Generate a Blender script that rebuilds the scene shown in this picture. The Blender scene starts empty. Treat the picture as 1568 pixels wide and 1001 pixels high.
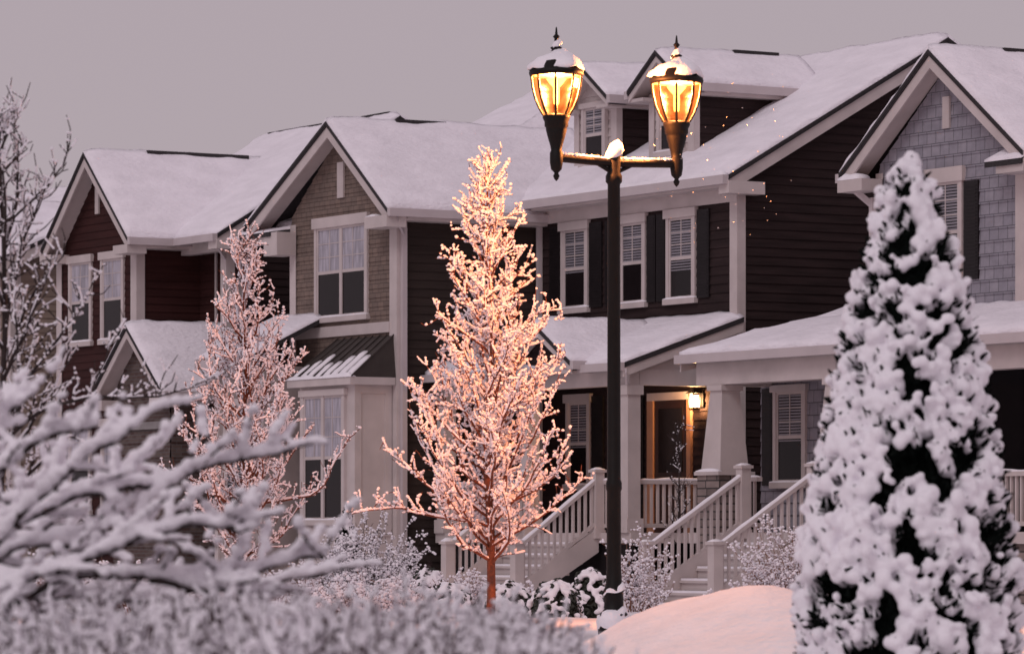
import bpy, math, random
import numpy as np
from mathutils import noise, Vector
R=random.Random(7); NR=np.random.default_rng(5)
scene=bpy.context.scene
TH=math.radians(59); CT=math.cos(TH); ST=math.sin(TH)
CAM=(62.233,-42.048,1.5)
def site(X,Y):
    """street-side frame: X across the street view, Y distance from the kerb corner"""
    return (CAM[0]+CT*X-ST*Y, CAM[1]+ST*X+CT*Y)
# ---------------------------------------------------------------- materials
def mat(name,col,rough=.7,var=.12,vscale=3.0,bump=0.0,bscale=40,metal=0.0,spec=.4,stretch=None,bdist=.02):
    m=bpy.data.materials.new(name); m.use_nodes=True
    nt=m.node_tree; n=nt.nodes; l=nt.links; p=n["Principled BSDF"]
    tc=n.new("ShaderNodeTexCoord"); mp=n.new("ShaderNodeMapping")
    if stretch: mp.inputs['Scale'].default_value=stretch
    l.new(tc.outputs['Object'],mp.inputs['Vector'])
    nz=n.new("ShaderNodeTexNoise"); nz.inputs['Scale'].default_value=vscale; nz.inputs['Detail'].default_value=5
    l.new(mp.outputs[0],nz.inputs['Vector'])
    rp=n.new("ShaderNodeValToRGB"); rp.color_ramp.elements[0].position=.3; rp.color_ramp.elements[1].position=.7
    rp.color_ramp.elements[0].color=tuple(max(0,c*(1-var)) for c in col)+(1,)
    rp.color_ramp.elements[1].color=tuple(min(1,c*(1+var)) for c in col)+(1,)
    l.new(nz.outputs['Fac'],rp.inputs[0]); l.new(rp.outputs[0],p.inputs['Base Color'])
    p.inputs['Roughness'].default_value=rough; p.inputs['Metallic'].default_value=metal
    p.inputs['Specular IOR Level'].default_value=spec
    if bump>0:
        nb=n.new("ShaderNodeTexNoise"); nb.inputs['Scale'].default_value=bscale; nb.inputs['Detail'].default_value=4
        l.new(mp.outputs[0],nb.inputs['Vector'])
        b=n.new("ShaderNodeBump"); b.inputs['Strength'].default_value=bump; b.inputs['Distance'].default_value=bdist
        l.new(nb.outputs['Fac'],b.inputs['Height']); l.new(b.outputs[0],p.inputs['Normal'])
    return m
def brickmat(name,c1,c2,mortar,w,h,ms=.012,zoff=0,rough=.85,off=.5,bump=.6,sq=1.0):
    m=bpy.data.materials.new(name); m.use_nodes=True
    nt=m.node_tree; n=nt.nodes; l=nt.links; p=n["Principled BSDF"]
    tc=n.new("ShaderNodeTexCoord"); sp=n.new("ShaderNodeSeparateXYZ"); l.new(tc.outputs['Object'],sp.inputs[0])
    ad=n.new("ShaderNodeMath"); ad.operation='ADD'; l.new(sp.outputs[0],ad.inputs[0]); l.new(sp.outputs[1],ad.inputs[1])
    az=n.new("ShaderNodeMath"); az.operation='ADD'; l.new(sp.outputs[2],az.inputs[0]); az.inputs[1].default_value=zoff
    cb=n.new("ShaderNodeCombineXYZ"); l.new(ad.outputs[0],cb.inputs[0]); l.new(az.outputs[0],cb.inputs[1])
    b=n.new("ShaderNodeTexBrick"); b.inputs['Scale'].default_value=1; b.inputs['Brick Width'].default_value=w; b.inputs['Row Height'].default_value=h
    b.inputs['Mortar Size'].default_value=ms; b.inputs['Mortar Smooth'].default_value=.3; b.offset=off; b.squash=sq
    b.inputs['Color1'].default_value=c1+(1,); b.inputs['Color2'].default_value=c2+(1,); b.inputs['Mortar'].default_value=mortar+(1,)
    l.new(cb.outputs[0],b.inputs['Vector'])
    nz=n.new("ShaderNodeTexNoise"); nz.inputs['Scale'].default_value=6; l.new(tc.outputs['Object'],nz.inputs['Vector'])
    mx=n.new("ShaderNodeMixRGB"); mx.blend_type='MULTIPLY'; mx.inputs[0].default_value=.45
    l.new(b.outputs['Color'],mx.inputs[1]); l.new(nz.outputs['Fac'],mx.inputs[2]); l.new(mx.outputs[0],p.inputs['Base Color'])
    bp=n.new("ShaderNodeBump"); bp.invert=True; bp.inputs['Strength'].default_value=bump; bp.inputs['Distance'].default_value=.02
    l.new(b.outputs['Fac'],bp.inputs['Height']); l.new(bp.outputs[0],p.inputs['Normal']); p.inputs['Roughness'].default_value=rough
    return m
def bulbmat(name,col,s):
    m=bpy.data.materials.new(name); m.use_nodes=True; n=m.node_tree.nodes; l=m.node_tree.links; n.remove(n["Principled BSDF"])
    e=n.new("ShaderNodeEmission"); e.inputs[0].default_value=col+(1,); e.inputs[1].default_value=s
    t=n.new("ShaderNodeBsdfTransparent"); a=n.new("ShaderNodeAddShader"); l.new(e.outputs[0],a.inputs[0]); l.new(t.outputs[0],a.inputs[1]); l.new(a.outputs[0],n["Material Output"].inputs[0])
    return m
SNOW=mat("snow",(.87,.84,.89),.65,.03,4,.35,30)
SNOWR=mat("roof_snow",(.86,.82,.88),.7,.06,1.6,.8,7,stretch=(1,1,3),bdist=.045)
TRIM=mat("painted_trim",(.53,.465,.455),.55,.10,2,.1,30)
GUT=mat("gutter_paint",(.50,.44,.45),.4,.06,2)
DARK=mat("dark_brown_siding",(.027,.0165,.0165),.75,.3,2.5,.3,25,stretch=(.4,.4,4),spec=.15)
MAROON=mat("maroon_siding",(.042,.015,.014),.8,.25,2,.3,25,stretch=(.4,.4,4),spec=.15)
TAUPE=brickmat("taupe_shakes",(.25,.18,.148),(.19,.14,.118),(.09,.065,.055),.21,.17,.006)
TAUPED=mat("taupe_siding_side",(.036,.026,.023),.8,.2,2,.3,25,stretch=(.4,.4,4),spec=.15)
BEIGE=mat("beige_siding",(.30,.23,.19),.8,.15,2,.3,25,stretch=(.4,.4,4))
ENTRYW=mat("entry_wall_paint",(.32,.27,.26),.8,.15,2,.2,25)
GREY=brickmat("grey_shingles",(.37,.35,.40),(.31,.295,.345),(.15,.145,.17),.24,.21,.008)
BRICK=brickmat("red_brick",(.09,.045,.038),(.15,.11,.095),(.15,.13,.13),.21,.075,.009)
STONE=brickmat("ledge_stone",(.34,.27,.25),(.18,.14,.13),(.06,.05,.05),.3,.13,.014,off=.37,sq=1.4)
SHUT=mat("shutter_paint",(.012,.009,.010),.5,.2,5,spec=.25)
ROOF=mat("asphalt_shingle",(.03,.026,.028),.9,.3,20,.5,60)
METAL=mat("bronze_metal_roof",(.05,.04,.036),.5,.2,3,0,metal=.2)
GLASS=mat("window_glass",(.012,.009,.010),.10,.2,1.2,.14,1.5,spec=.18)
BLIND=mat("window_blinds",(.25,.235,.265),.5,.2,2)
SKYREF=mat("painted_pane_reflection",(.38,.36,.41),.6,.35,3,.3,12,stretch=(5,5,.6))  # pale upper panes: window reflections put into the colour
INTER=mat("dark_interior",(.012,.01,.012),.9,.2,3)
DOOR=mat("dark_door",(.03,.011,.009),.5,.2,4)
DOORT=mat("lamplit_door_surround",(.36,.19,.12),.6,.1,4)  # orange porch light on the frame is painted into this colour
CONC=mat("concrete",(.25,.23,.23),.9,.2,4,.3,30)
LAMPM=mat("black_lamp_metal",(.005,.004,.0035),.55,.3,10,.1,40,spec=.22)
REFL=mat("lamp_reflector",(.05,.02,.008),.6,.2,10)
BARK=mat("tree_bark",(.16,.048,.024),.85,.35,30,.5,60)
BARKD=mat("dark_bark",(.030,.020,.019),.85,.35,30,.5,60)
GREEN=mat("evergreen_needles",(.005,.007,.006),.9,.4,20,spec=.03)
BOX=mat("boxwood_leaves",(.03,.034,.026),.7,.4,20)
TANS=mat("warm_lit_stems",(.24,.12,.08),.85,.3,20)  # tan stands in for orange lamplight on the low shrubs
BULB=bulbmat("lamp_bulb",(1,.50,.14),4.6)
PORCHB=bulbmat("porch_bulb",(1,.62,.28),30)
def lampglass():
    m=bpy.data.materials.new("lamp_glass"); m.use_nodes=True; n=m.node_tree.nodes; l=m.node_tree.links
    p=n["Principled BSDF"]; p.inputs['Base Color'].default_value=(.004,.001,.0005,1); p.inputs['Roughness'].default_value=.2; p.inputs['Specular IOR Level'].default_value=.15
    p.inputs['Emission Color'].default_value=(1,.27,.035,1)
    tc=n.new("ShaderNodeTexCoord"); mp=n.new("ShaderNodeMapping"); mp.inputs['Scale'].default_value=(1,1,.45); l.new(tc.outputs['Object'],mp.inputs[0])
    nz=n.new("ShaderNodeTexNoise"); nz.inputs['Scale'].default_value=15; nz.inputs['Detail'].default_value=3; l.new(mp.outputs[0],nz.inputs[0])
    rr=n.new("ShaderNodeMapRange"); rr.inputs[1].default_value=.38; rr.inputs[2].default_value=.68; rr.inputs[3].default_value=.25; rr.inputs[4].default_value=3.2
    sp=n.new("ShaderNodeSeparateXYZ"); l.new(tc.outputs['Object'],sp.inputs[0])
    hz=n.new("ShaderNodeMapRange"); hz.inputs[1].default_value=5.05; hz.inputs[2].default_value=5.38; hz.inputs[3].default_value=.35; hz.inputs[4].default_value=1.5; l.new(sp.outputs[2],hz.inputs[0])
    mu=n.new("ShaderNodeMath"); mu.operation='MULTIPLY'; l.new(rr.outputs[0],mu.inputs[0]); l.new(hz.outputs[0],mu.inputs[1])
    l.new(nz.outputs['Fac'],rr.inputs[0]); l.new(mu.outputs[0],p.inputs['Emission Strength'])
    t=n.new("ShaderNodeBsdfTransparent"); t.inputs[0].default_value=(1,.74,.44,1)
    mx=n.new("ShaderNodeMixShader"); mx.inputs[0].default_value=.25
    l.new(t.outputs[0],mx.inputs[1]); l.new(p.outputs[0],mx.inputs[2]); l.new(mx.outputs[0],n["Material Output"].inputs[0])
    return m
LGLASS=lampglass()
# ---------------------------------------------------------------- mesh helpers
def mk(name,V,F,material,smooth=False,parent=None,remesh=0):
    V=np.asarray(V,dtype=np.float32).reshape(-1,3)
    me=bpy.data.meshes.new(name)
    if isinstance(F,np.ndarray):
        k=F.shape[1]; nf=len(F)
        me.vertices.add(len(V)); me.vertices.foreach_set("co",V.ravel())
        me.loops.add(nf*k); me.loops.foreach_set("vertex_index",F.astype(np.int32).ravel())
        me.polygons.add(nf); me.polygons.foreach_set("loop_start",np.arange(nf,dtype=np.int32)*k)
        me.update(calc_edges=True)
    else:
        me.from_pydata([tuple(map(float,v)) for v in V],[],F)
    if smooth: me.polygons.foreach_set("use_smooth",[True]*len(me.polygons))
    me.materials.append(material); me.validate(); me.update()
    o=bpy.data.objects.new(name,me); scene.collection.objects.link(o)
    if parent: o.parent=parent
    if remesh:
        r=o.modifiers.new("merge",'REMESH'); r.mode='VOXEL'; r.voxel_size=remesh; r.use_smooth_shade=True
        s=o.modifiers.new("soften",'SMOOTH'); s.factor=.5; s.iterations=2
    return o
def empty(name):
    e=bpy.data.objects.new(name,None); e.empty_display_size=.3; scene.collection.objects.link(e); return e
class Build:
    def __init__(s,name): s.name=name; s.p={}
    def g(s,part,material,smooth=False):
        if part not in s.p: s.p[part]=[[],[],material,smooth]
        return s.p[part]
    def add(s,part,material,V,F,smooth=False):
        q=s.g(part,material,smooth); o=len(q[0]); q[0].extend(V); q[1].extend([tuple(i+o for i in f) for f in F])
    def box(s,part,m,x0,x1,y0,y1,z0,z1):
        V=[(x,y,z) for z in (z0,z1) for y in (y0,y1) for x in (x0,x1)]
        s.add(part,m,V,[(0,2,3,1),(4,5,7,6),(0,1,5,4),(2,6,7,3),(0,4,6,2),(1,3,7,5)])
    def plank(s,part,m,p,q,h,t):
        p=Vector(p);q=Vector(q);t=Vector(t);d=Vector((0,0,-h))
        V=[p,q,q+d,p+d]; V=[tuple(v) for v in V]+[tuple(v+t) for v in V]
        s.add(part,m,V,[(0,1,2,3),(7,6,5,4),(0,4,5,1),(1,5,6,2),(2,6,7,3),(3,7,4,0)])
    def frustum(s,part,m,cx,cy,z0,z1,h0,h1):
        V=[(cx-h0,cy-h0,z0),(cx+h0,cy-h0,z0),(cx+h0,cy+h0,z0),(cx-h0,cy+h0,z0),(cx-h1,cy-h1,z1),(cx+h1,cy-h1,z1),(cx+h1,cy+h1,z1),(cx-h1,cy+h1,z1)]
        s.add(part,m,V,[(0,3,2,1),(4,5,6,7),(0,1,5,4),(1,2,6,5),(2,3,7,6),(3,0,4,7)])
    def siding(s,part,m,o,u,n,L,z0,z1,clip=None,e=.16):
        z=z0
        while z<z1-1e-4:
            zt=min(z+e,z1)
            a0,b0=(clip(z) if clip else (0,L)); a1,b1=(clip(zt) if clip else (0,L))
            if b0-a0>.02:
                if b1<a1: a1=b1=(a1+b1)/2
                f=lambda a,off,zz:(o[0]+u[0]*a+n[0]*off,o[1]+u[1]*a+n[1]*off,zz)
                V=[f(a0,.024,z),f(b0,.024,z),f(b1,.004,zt),f(a1,.004,zt),f(a0,0,z),f(b0,0,z)]
                s.add(part,m,V,[(0,1,2,3),(4,5,1,0)])
            z=zt
    def panel(s,a,b,c,d,free="ertl",th=.13,deck=True):
        a,b,c,d=map(Vector,(a,b,c,d))
        if deck:
            dn=Vector((0,0,-.09)); V=[a,b,c,d]; V=[tuple(v) for v in V]+[tuple(v+dn) for v in V]
            s.add('roof_deck',ROOF,V,[(0,1,2,3),(7,6,5,4),(0,4,5,1),(1,5,6,2),(2,6,7,3),(3,7,4,0)])
        lu=max((b-a).length,(c-d).length); lv=max((d-a).length,(c-b).length)
        nu=max(3,int(lu/.12)); nv=max(3,int(lv/.12)); V=[];F=[]
        for j in range(nv+1):
            v=j/nv
            for i in range(nu+1):
                u=i/nu
                P=(a*(1-u)+b*u)*(1-v)+(d*(1-u)+c*u)*v
                dd=9
                if 'e' in free: dd=min(dd,v*lv)
                if 't' in free: dd=min(dd,(1-v)*lv)
                if 'l' in free: dd=min(dd,u*lu)
                if 'r' in free: dd=min(dd,(1-u)*lu)
                k=.40+.60*min(1,dd/.4)**.5
                nz=noise.noise(Vector((P.x*1.1,P.y*1.1,P.z)))*.035+noise.noise(Vector((P.x*4,P.y*4,P.z*4)))*.020+noise.noise(Vector((P.x*.7,P.z*7,P.y*2)))*.018
                if dd<.2: nz+=noise.noise(P*3.0)*.045
                V.append((P.x,P.y,P.z+th*k+nz))
        W=nu+1
        for j in range(nv):
            for i in range(nu): F.append((j*W+i,j*W+i+1,(j+1)*W+i+1,(j+1)*W+i))
        ring=[i for i in range(W)]+[j*W+nu for j in range(1,nv+1)]+[nv*W+i for i in range(nu-1,-1,-1)]+[j*W for j in range(nv-1,0,-1)]
        o=len(V)
        for r in ring:
            u=(r%W)/nu; v=(r//W)/nv; P=(a*(1-u)+b*u)*(1-v)+(d*(1-u)+c*u)*v; V.append((P.x,P.y,P.z+.003))
        k=len(ring)
        for i in range(k): F.append((ring[i],o+i,o+(i+1)%k,ring[(i+1)%k]))
        s.add('roof_snow',SNOWR,V,F,True)
    def snowbar(s,p,q,w,h):
        p=Vector(p);q=Vector(q); d=q-p; L=d.length; n=max(2,int(L/.12)); t=d.normalized(); side=t.cross(Vector((0,0,1)))
        side=side.normalized() if side.length>1e-3 else Vector((1,0,0)); V=[];F=[]
        for i in range(n+1):
            c=p+d*(i/n); hh=h*(.75+.7*noise.noise(c*3.1)+ .2)
            if i in(0,n): hh*=.5
            for k,(a,b) in enumerate(((-1,0),(-.95,.6),(-.5,1),(.5,1),(.95,.6),(1,0))): V.append(tuple(c+side*(a*w/2)+Vector((0,0,b*hh))))
        for i in range(n):
            for k in range(5): F.append((i*6+k,i*6+k+1,(i+1)*6+k+1,(i+1)*6+k))
        F.append((5,4,3,2,1,0)); F.append(tuple(n*6+k for k in range(6)))
        s.add('ledge_snow',SNOW,V,F,True)
    def window(s,x0,x1,y,z0,z1,top='blind',mun=2,head=.16,split=True,trim=.09):
        s.box('window_trim',TRIM,x0,x0+trim,y-.06,y+.02,z0+.1,z1-head)
        s.box('window_trim',TRIM,x1-trim,x1,y-.06,y+.02,z0+.1,z1-head)
        s.box('window_trim',TRIM,x0-.05,x1+.05,y-.09,y+.02,z1-head,z1)
        s.box('window_trim',TRIM,x0-.05,x1+.05,y-.10,y+.02,z0,z0+.1)
        s.snowbar((x0-.05,y-.06,z0+.1),(x1+.05,y-.06,z0+.1),.08,.03)
        a,b,c,d=x0+trim,x1-trim,z0+.1,z1-head; f=.045
        s.box('window_sash',TRIM,a,a+f,y-.045,y+.01,c,d); s.box('window_sash',TRIM,b-f,b,y-.045,y+.01,c,d)
        s.box('window_sash',TRIM,a+f,b-f,y-.045,y+.01,c,c+f); s.box('window_sash',TRIM,a+f,b-f,y-.045,y+.01,d-f,d)
        mid=(c+d)/2
        s.box('window_sash',TRIM,a+f,b-f,y-.04,y+.01,mid-.03,mid+.03)
        s.box('window_glass',GLASS,a+f,b-f,y-.028,y-.024,c+f,mid-.03)
        za,zb=mid+.03,d-f
        if top=='blind':
            zz=za; s.box('window_blind_back',INTER,a+f,b-f,y-.024,y-.02,za,zb)
            while zz<zb-.02: s.box('window_blinds',BLIND,a+f,b-f,y-.030,y-.026,zz,zz+.03); zz+=.05
            if R.random()<.6:
                zz=mid-.05; lim=mid-.03-R.random()*(mid-c)*.5
                while zz>lim: s.box('window_blinds',BLIND,a+f,b-f,y-.034,y-.030,zz-.022,zz); zz-=.05
        else: s.box('window_reflections',SKYREF,a+f,b-f,y-.028,y-.024,za,zb)
        for i in range(1,mun): xx=a+f+(b-a-2*f)*i/mun; s.box('window_muntins',TRIM,xx-.01,xx+.01,y-.038,y-.031,za,zb)
        for k in(1,2):
            zz=za+(zb-za)*k/3; s.box('window_muntins',TRIM,a+f,b-f,y-.0375,y-.0315,zz-.008,zz+.008)
    def shutter(s,x0,x1,y,z0,z1):
        s.box('shutters',SHUT,x0,x1,y-.05,y+.01,z0,z1)
        zz=z0+.06
        while zz<z1-.08: s.box('shutter_louvres',SHUT,x0+.04,x1-.04,y-.058,y-.05,zz,zz+.025); zz+=.06
    def gable(s,c,zr,xl,zl,xr,zrr,yf,yb,th=.13,board=.24):
        s.panel((xr,yf,zrr),(xr,yb,zrr),(c,yb,zr),(c,yf,zr),"el",th)
        s.panel((xl,yf,zl),(xl,yb,zl),(c,yb,zr),(c,yf,zr),"el",th)
        for (xe,ze) in ((xl,zl),(xr,zrr)):
            sg=1 if xe>c else -1
            s.plank('rake_boards',TRIM,(c,yf+.03,zr-.06),(xe,yf+.03,ze-.06),board,(0,.04,0))
            s.plank('rake_edge',ROOF,(c,yf-.012,zr+.005),(xe,yf-.012,ze+.005),.065,(0,.03,0))
            s.plank('soffit',TRIM,(c,yf+.07,zr-.14),(xe,yf+.07,ze-.14),.03,(0,.38,0))
            s.plank('gutter',GUT,(xe,yf,ze+.0),(xe,yb,ze+.0),.15,(sg*.11,0,0))
            s.plank('eave_soffit',TRIM,(xe-sg*.0,yf+.06,ze-.15),(xe-sg*.0,yb,ze-.15),.06,(-sg*.45,0,0))
    def finish(s):
        e=empty(s.name)
        for k,(V,F,m,sm) in s.p.items(): mk(k,V,F,m,sm,e)
        return e
    def rail(s,p,q,h=.95,sp=.125,snow=True):
        p=Vector(p);q=Vector(q);d=q-p;L=Vector((d.x,d.y,0)).length;t=Vector((d.x,d.y,0)).normalized();sd=Vector((-t.y,t.x,0))
        for hz,w,hh in((h,.11,.07),(.16,.07,.07)):
            a=p+Vector((0,0,hz))-sd*w/2; b=q+Vector((0,0,hz))-sd*w/2
            s.plank('railing',TRIM,a,b,hh,sd*w)
        n=int(L/sp)
        for i in range(1,n):
            c=p+d*(i/n); s.box('balusters',TRIM,c.x-.022,c.x+.022,c.y-.022,c.y+.022,c.z+.13,c.z+h-.06)
        if snow: s.snowbar(p+Vector((0,0,h)),q+Vector((0,0,h)),.10,.035)
    def post(s,x,y,z0,z1,w=.09):
        s.box('railing_posts',TRIM,x-w,x+w,y-w,y+w,z0,z1); s.box('railing_posts',TRIM,x-w-.03,x+w+.03,y-w-.03,y+w+.03,z1,z1+.05)
        s.box('railing_posts',TRIM,x-w-.015,x+w+.015,y-w-.015,y+w+.015,z0,z0+.15)
        s.snowbar((x-w,y,z1+.05),(x+w,y,z1+.05),.2,.05)
G=.42; FL=1.6
def stairs(B,x0,x1,yt,yb):
    n=6; rise=(FL-G)/n; run=(yt-yb)/n
    for i in range(n):
        z=FL-rise*(i+1); y=yt-run*i
        B.box('stair_risers',TRIM,x0+.05,x1-.05,y-run+.02,y,z-.16,z-.04)
        B.box('stair_treads',TRIM,x0+.05,x1-.05,y-run-.02,y+.0,z-.04,z)
        B.box('stair_snow',SNOW,x0+.08,x1-.08,y-run-.01,y-.02,z,z+.035)
    for x in(x0,x1):
        B.plank('stair_stringer',TRIM,(x-.04,yt,FL+.08),(x-.04,yb,G+.28),.42,(.08,0,0))
        B.rail((x,yt,FL+.08),(x,yb,G+.05),.9)
        B.post(x,yt,FL-.1,FL+1.06); B.post(x,yb,G-.2,G+.98)
# ================================================================ dark townhouse (H3)
B=Build("dark_brown_townhouse")
B.box('wall_core',INTER,-6.7,-.03,.03,8.7,G-.3,7.7)
B.siding('front_siding',DARK,(-6.75,0),(1,0),(0,-1),6.75,G,7.75)
ZE,SL=7.88,.5625
B.siding('side_siding',DARK,(0,0),(0,1),(1,0),8.8,G,10.5,clip=lambda z:(max(0,(z-7.95)/SL-.15),min(8.8,8.8-((z-7.95)/SL-.15))))
B.siding('rear_siding',DARK,(0,8.8),(-1,0),(0,1),6.75,G,7.75)
B.box('corner_boards',TRIM,-.20,.035,-.04,-.026,G,7.45); B.box('corner_boards',TRIM,.026,.04,-.026,.14,G,7.62)
B.box('corner_boards',TRIM,-6.78,-6.58,-.04,-.026,G,7.45)
B.box('frieze',TRIM,-6.78,.035,-.05,-.027,7.45,7.75)
B.panel((-9.7,-.4,ZE),(.3,-.4,ZE),(.3,4.4,ZE+4.8*SL),(-9.7,4.4,ZE+4.8*SL),"er")
B.panel((.3,9.2,ZE),(-9.7,9.2,ZE),(-9.7,4.4,ZE+4.8*SL),(.3,4.4,ZE+4.8*SL),"el")
B.plank('rake_boards',TRIM,(.27,-.4,ZE-.06),(.27,4.4,ZE+4.8*SL-.06),.26,(-.04,0,0)); B.plank('rake_boards',TRIM,(.27,9.2,ZE-.06),(.27,4.4,ZE+4.8*SL-.06),.26,(-.04,0,0))
B.plank('rake_edge',ROOF,(.31,-.4,ZE+.005),(.31,4.4,ZE+4.8*SL+.005),.06,(-.03,0,0))
B.plank('rake_soffit',TRIM,(.23,-.4,ZE-.14),(.23,4.4,ZE+4.8*SL-.14),.03,(-.24,0,0))
B.plank('gutter',GUT,(-7.0,-.4,ZE),(.3,-.4,ZE),.16,(0,-.12,0)); B.box('eave_soffit',TRIM,-6.4,.3,-.4,0,ZE-.2,ZE-.14)
B.box('eave_return',TRIM,.02,.34,-.42,.35,ZE-.32,ZE-.1)
B.snowbar((-6.6,-.46,ZE),(.3,-.46,ZE),.12,.07)
for a,b in((-5.88,-4.93),(-3.86,-2.95),(-2.25,-1.3)):
    B.window(a,b,0,5.72,7.44,'blind')
for a,b in((-6.3,-5.93),(-4.88,-4.45),(-4.33,-3.91),(-2.9,-2.62),(-2.58,-2.3),(-1.24,-.86)): B.shutter(a,b,0,5.8,7.38)
for cx in(-3.0,-5.62):
    a,b=cx-.72,cx+.72
    B.box('dormer_core',INTER,a+.03,b-.03,.64,3.4,8.3,9.8)
    B.siding('dormer_siding',TRIM,(a,.6),(1,0),(0,-1),1.44,8.4,10.45,clip=lambda z:(max(0,(z-9.82)/.72),min(1.44,1.44-(z-9.82)/.72)))
    B.siding('dormer_side',DARK,(b,.6),(0,1),(1,0),4,8.4,9.75,clip=lambda z:(0,max(0,(z-ZE)/SL-.4-.6+.1)))
    B.box('dormer_corner',TRIM,b-.16,b+.035,.55,.57,8.4,9.7); B.box('dormer_corner',TRIM,b+.026,b+.04,.57,.68,8.4,9.7)
    B.box('dormer_corner',TRIM,a-.03,a+.14,.55,.57,8.4,9.7)
    B.window(cx-.42,cx+.42,.56,8.5,9.72,'blind',head=.1)
    B.gable(cx,10.42,cx-.95,9.76,cx+.95,9.76,.2,3.4,.10,board=.15)
    B.box('ridge_vent',ROOF,cx-.08,cx+.08,1.9,2.9,10.42,10.53)
# porch
PZ=4.55
B.box('porch_floor',TRIM,-6.7,.1,-2.3,0,FL-.18,FL); B.box('porch_skirt',SHUT,-6.6,.0,-2.2,-2.15,G-.2,FL-.18)
B.box('porch_beam',TRIM,-6.7,.02,-2.28,-2.08,4.17,PZ-.1); B.box('porch_beam',TRIM,-.18,.02,-2.07,-.05,4.17,PZ-.1)
B.box('porch_ceiling',TRIM,-6.7,-.2,-2.06,-.06,4.3,4.36)
B.panel((-6.75,-2.5,PZ),(.2,-2.5,PZ),(.2,0,PZ+.85),(-6.75,0,PZ+.85),"er",.12)
B.plank('porch_gutter',GUT,(-6.75,-2.5,PZ),(.2,-2.5,PZ),.14,(0,-.1,0)); B.plank('porch_rake',TRIM,(.18,-2.5,PZ-.05),(.18,0,PZ+.80),.2,(-.04,0,0))
B.add('porch_gable_end',TRIM,[(.0,-2.3,PZ-.1),(.0,-.02,PZ-.1),(.0,-.02,PZ+.7)],[(0,1,2)])
B.gable(-2.45,5.36,-3.7,4.62,-1.2,4.62,-2.75,-.4,.10,board=.16)
B.siding('porch_gable_face',DARK,(-3.5,-2.45),(1,0),(0,-1),2.1,4.5,5.2,clip=lambda z:(max(0,(z-4.6)/.6),min(2.1,2.1-(z-4.6)/.6)))
for x in(-6.5,-3.5,-.12):
    B.box('porch_posts',TRIM,x-.13,x+.13,-2.31,-2.05,FL,4.17); B.box('porch_posts',TRIM,x-.17,x+.17,-2.35,-2.01,FL,FL+.25); B.box('porch_posts',TRIM,x-.17,x+.17,-2.35,-2.01,4.0,4.168)
B.rail((-.12,-2.0,FL),(-.12,-.05,FL),.92); B.rail((-1.0,-2.18,FL),(-.25,-2.18,FL),.92); B.rail((-6.4,-2.18,FL),(-3.6,-2.18,FL),.92)
stairs(B,-3.4,-1.0,-2.3,-3.95)
B.box('door_frame',DOORT,-2.86,-2.66,-.07,0,FL,4.0); B.box('door_frame',DOORT,-1.55,-1.42,-.07,0,FL,4.0); B.box('door_head',TRIM,-2.86,-1.42,-.07,0,4.0,4.14)
B.box('front_door',DOOR,-2.66,-1.55,-.035,-.03,FL,4.0); B.box('door_panel',DOOR,-2.56,-2.2,-.05,-.035,FL+.2,2.5); B.box('door_panel',DOOR,-2.1,-1.66,-.05,-.035,FL+.2,2.5)
B.box('door_glass',GLASS,-2.5,-1.72,-.05,-.035,2.7,3.85)
B.shutter(-3.4,-3.02,0,1.9,4.1); B.window(-5.7,-4.85,0,2.4,4.2,'blind'); B.shutter(-4.8,-4.4,0,2.45,4.15)
B.plank('downspout',GUT,(-6.9,-.46,7.75),(-6.62,-.1,7.5),.09,(.08,0,0)); B.box('downspout',GUT,-6.66,-6.58,-.12,-.045,5.4,7.5)
B.plank('downspout',GUT,(.2,-2.5,PZ-.1),(.0,-2.36,PZ-.3),.08,(.07,0,0))
B.finish()
# ================================================================ taupe townhouse (H2)
B=Build("taupe_shake_townhouse")
B.box('wall_core',INTER,-11.9,-6.85,-2.4,9,G-.3,7.6); B.box('bay_core',INTER,-10.9,-6.85,-3.0,-2.4,G-.3,7.6)
yf=-3.05; gs=.76
B.siding('front_siding',TAUPE,(-11.0,yf),(1,0),(0,-1),4.17,G,9.3,clip=lambda z:(max(0,(z-7.75)/gs),min(4.17,4.17-(z-7.75)/gs)),e=.17)
B.siding('setback_siding',TAUPE,(-12.0,-2.5),(1,0),(0,-1),1.0,G,7.6,e=.17)
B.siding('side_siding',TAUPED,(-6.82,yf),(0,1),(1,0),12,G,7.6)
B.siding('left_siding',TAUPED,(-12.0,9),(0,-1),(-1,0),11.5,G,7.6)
for a,b in((-7.05,-6.79),(-11.02,-10.78)): B.box('corner_boards',TRIM,a,b,yf-.045,yf-.03,G,7.6)
B.box('corner_boards',TRIM,-6.79,-6.775,yf-.045,yf+.18,G,7.6)
B.box('corner_boards',TRIM,-12.03,-11.85,-2.545,-2.53,G,7.4); B.box('corner_boards',TRIM,-11.12,-11.03,-2.545,-2.53,G,7.4)
B.box('setback_frieze',TRIM,-12.03,-11.02,-2.55,-2.53,7.2,7.5)
B.box('belt_board',TRIM,-10.78,-7.05,yf-.06,yf-.03,5.36,5.56)
B.window(-10.0,-7.9,yf,5.64,7.66,'reflection',mun=4,head=.2); B.box('window_mull',TRIM,-9.0,-8.9,yf-.05,yf,5.74,7.46)
B.box('gable_louvre',TRIM,-9.07,-8.83,yf-.06,yf-.02,8.0,8.68)
B.gable(-8.8,9.42,-12.2,7.62,-6.42,7.62,-3.5,2.0)
B.panel((-6.42,2,7.62),(-6.42,9,7.62),(-8.8,9,9.42),(-8.8,2,9.42),"e")
B.panel((-12.3,-2.9,7.6),(-8.8,-2.9,7.6),(-8.8,.8,9.42),(-12.3,.8,9.42),"l")
B.panel((-12.3,.8,9.42),(-8.8,.8,9.42),(-10.65,3.6,10.75),(-12.3,3.6,10.75),"lt")
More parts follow.
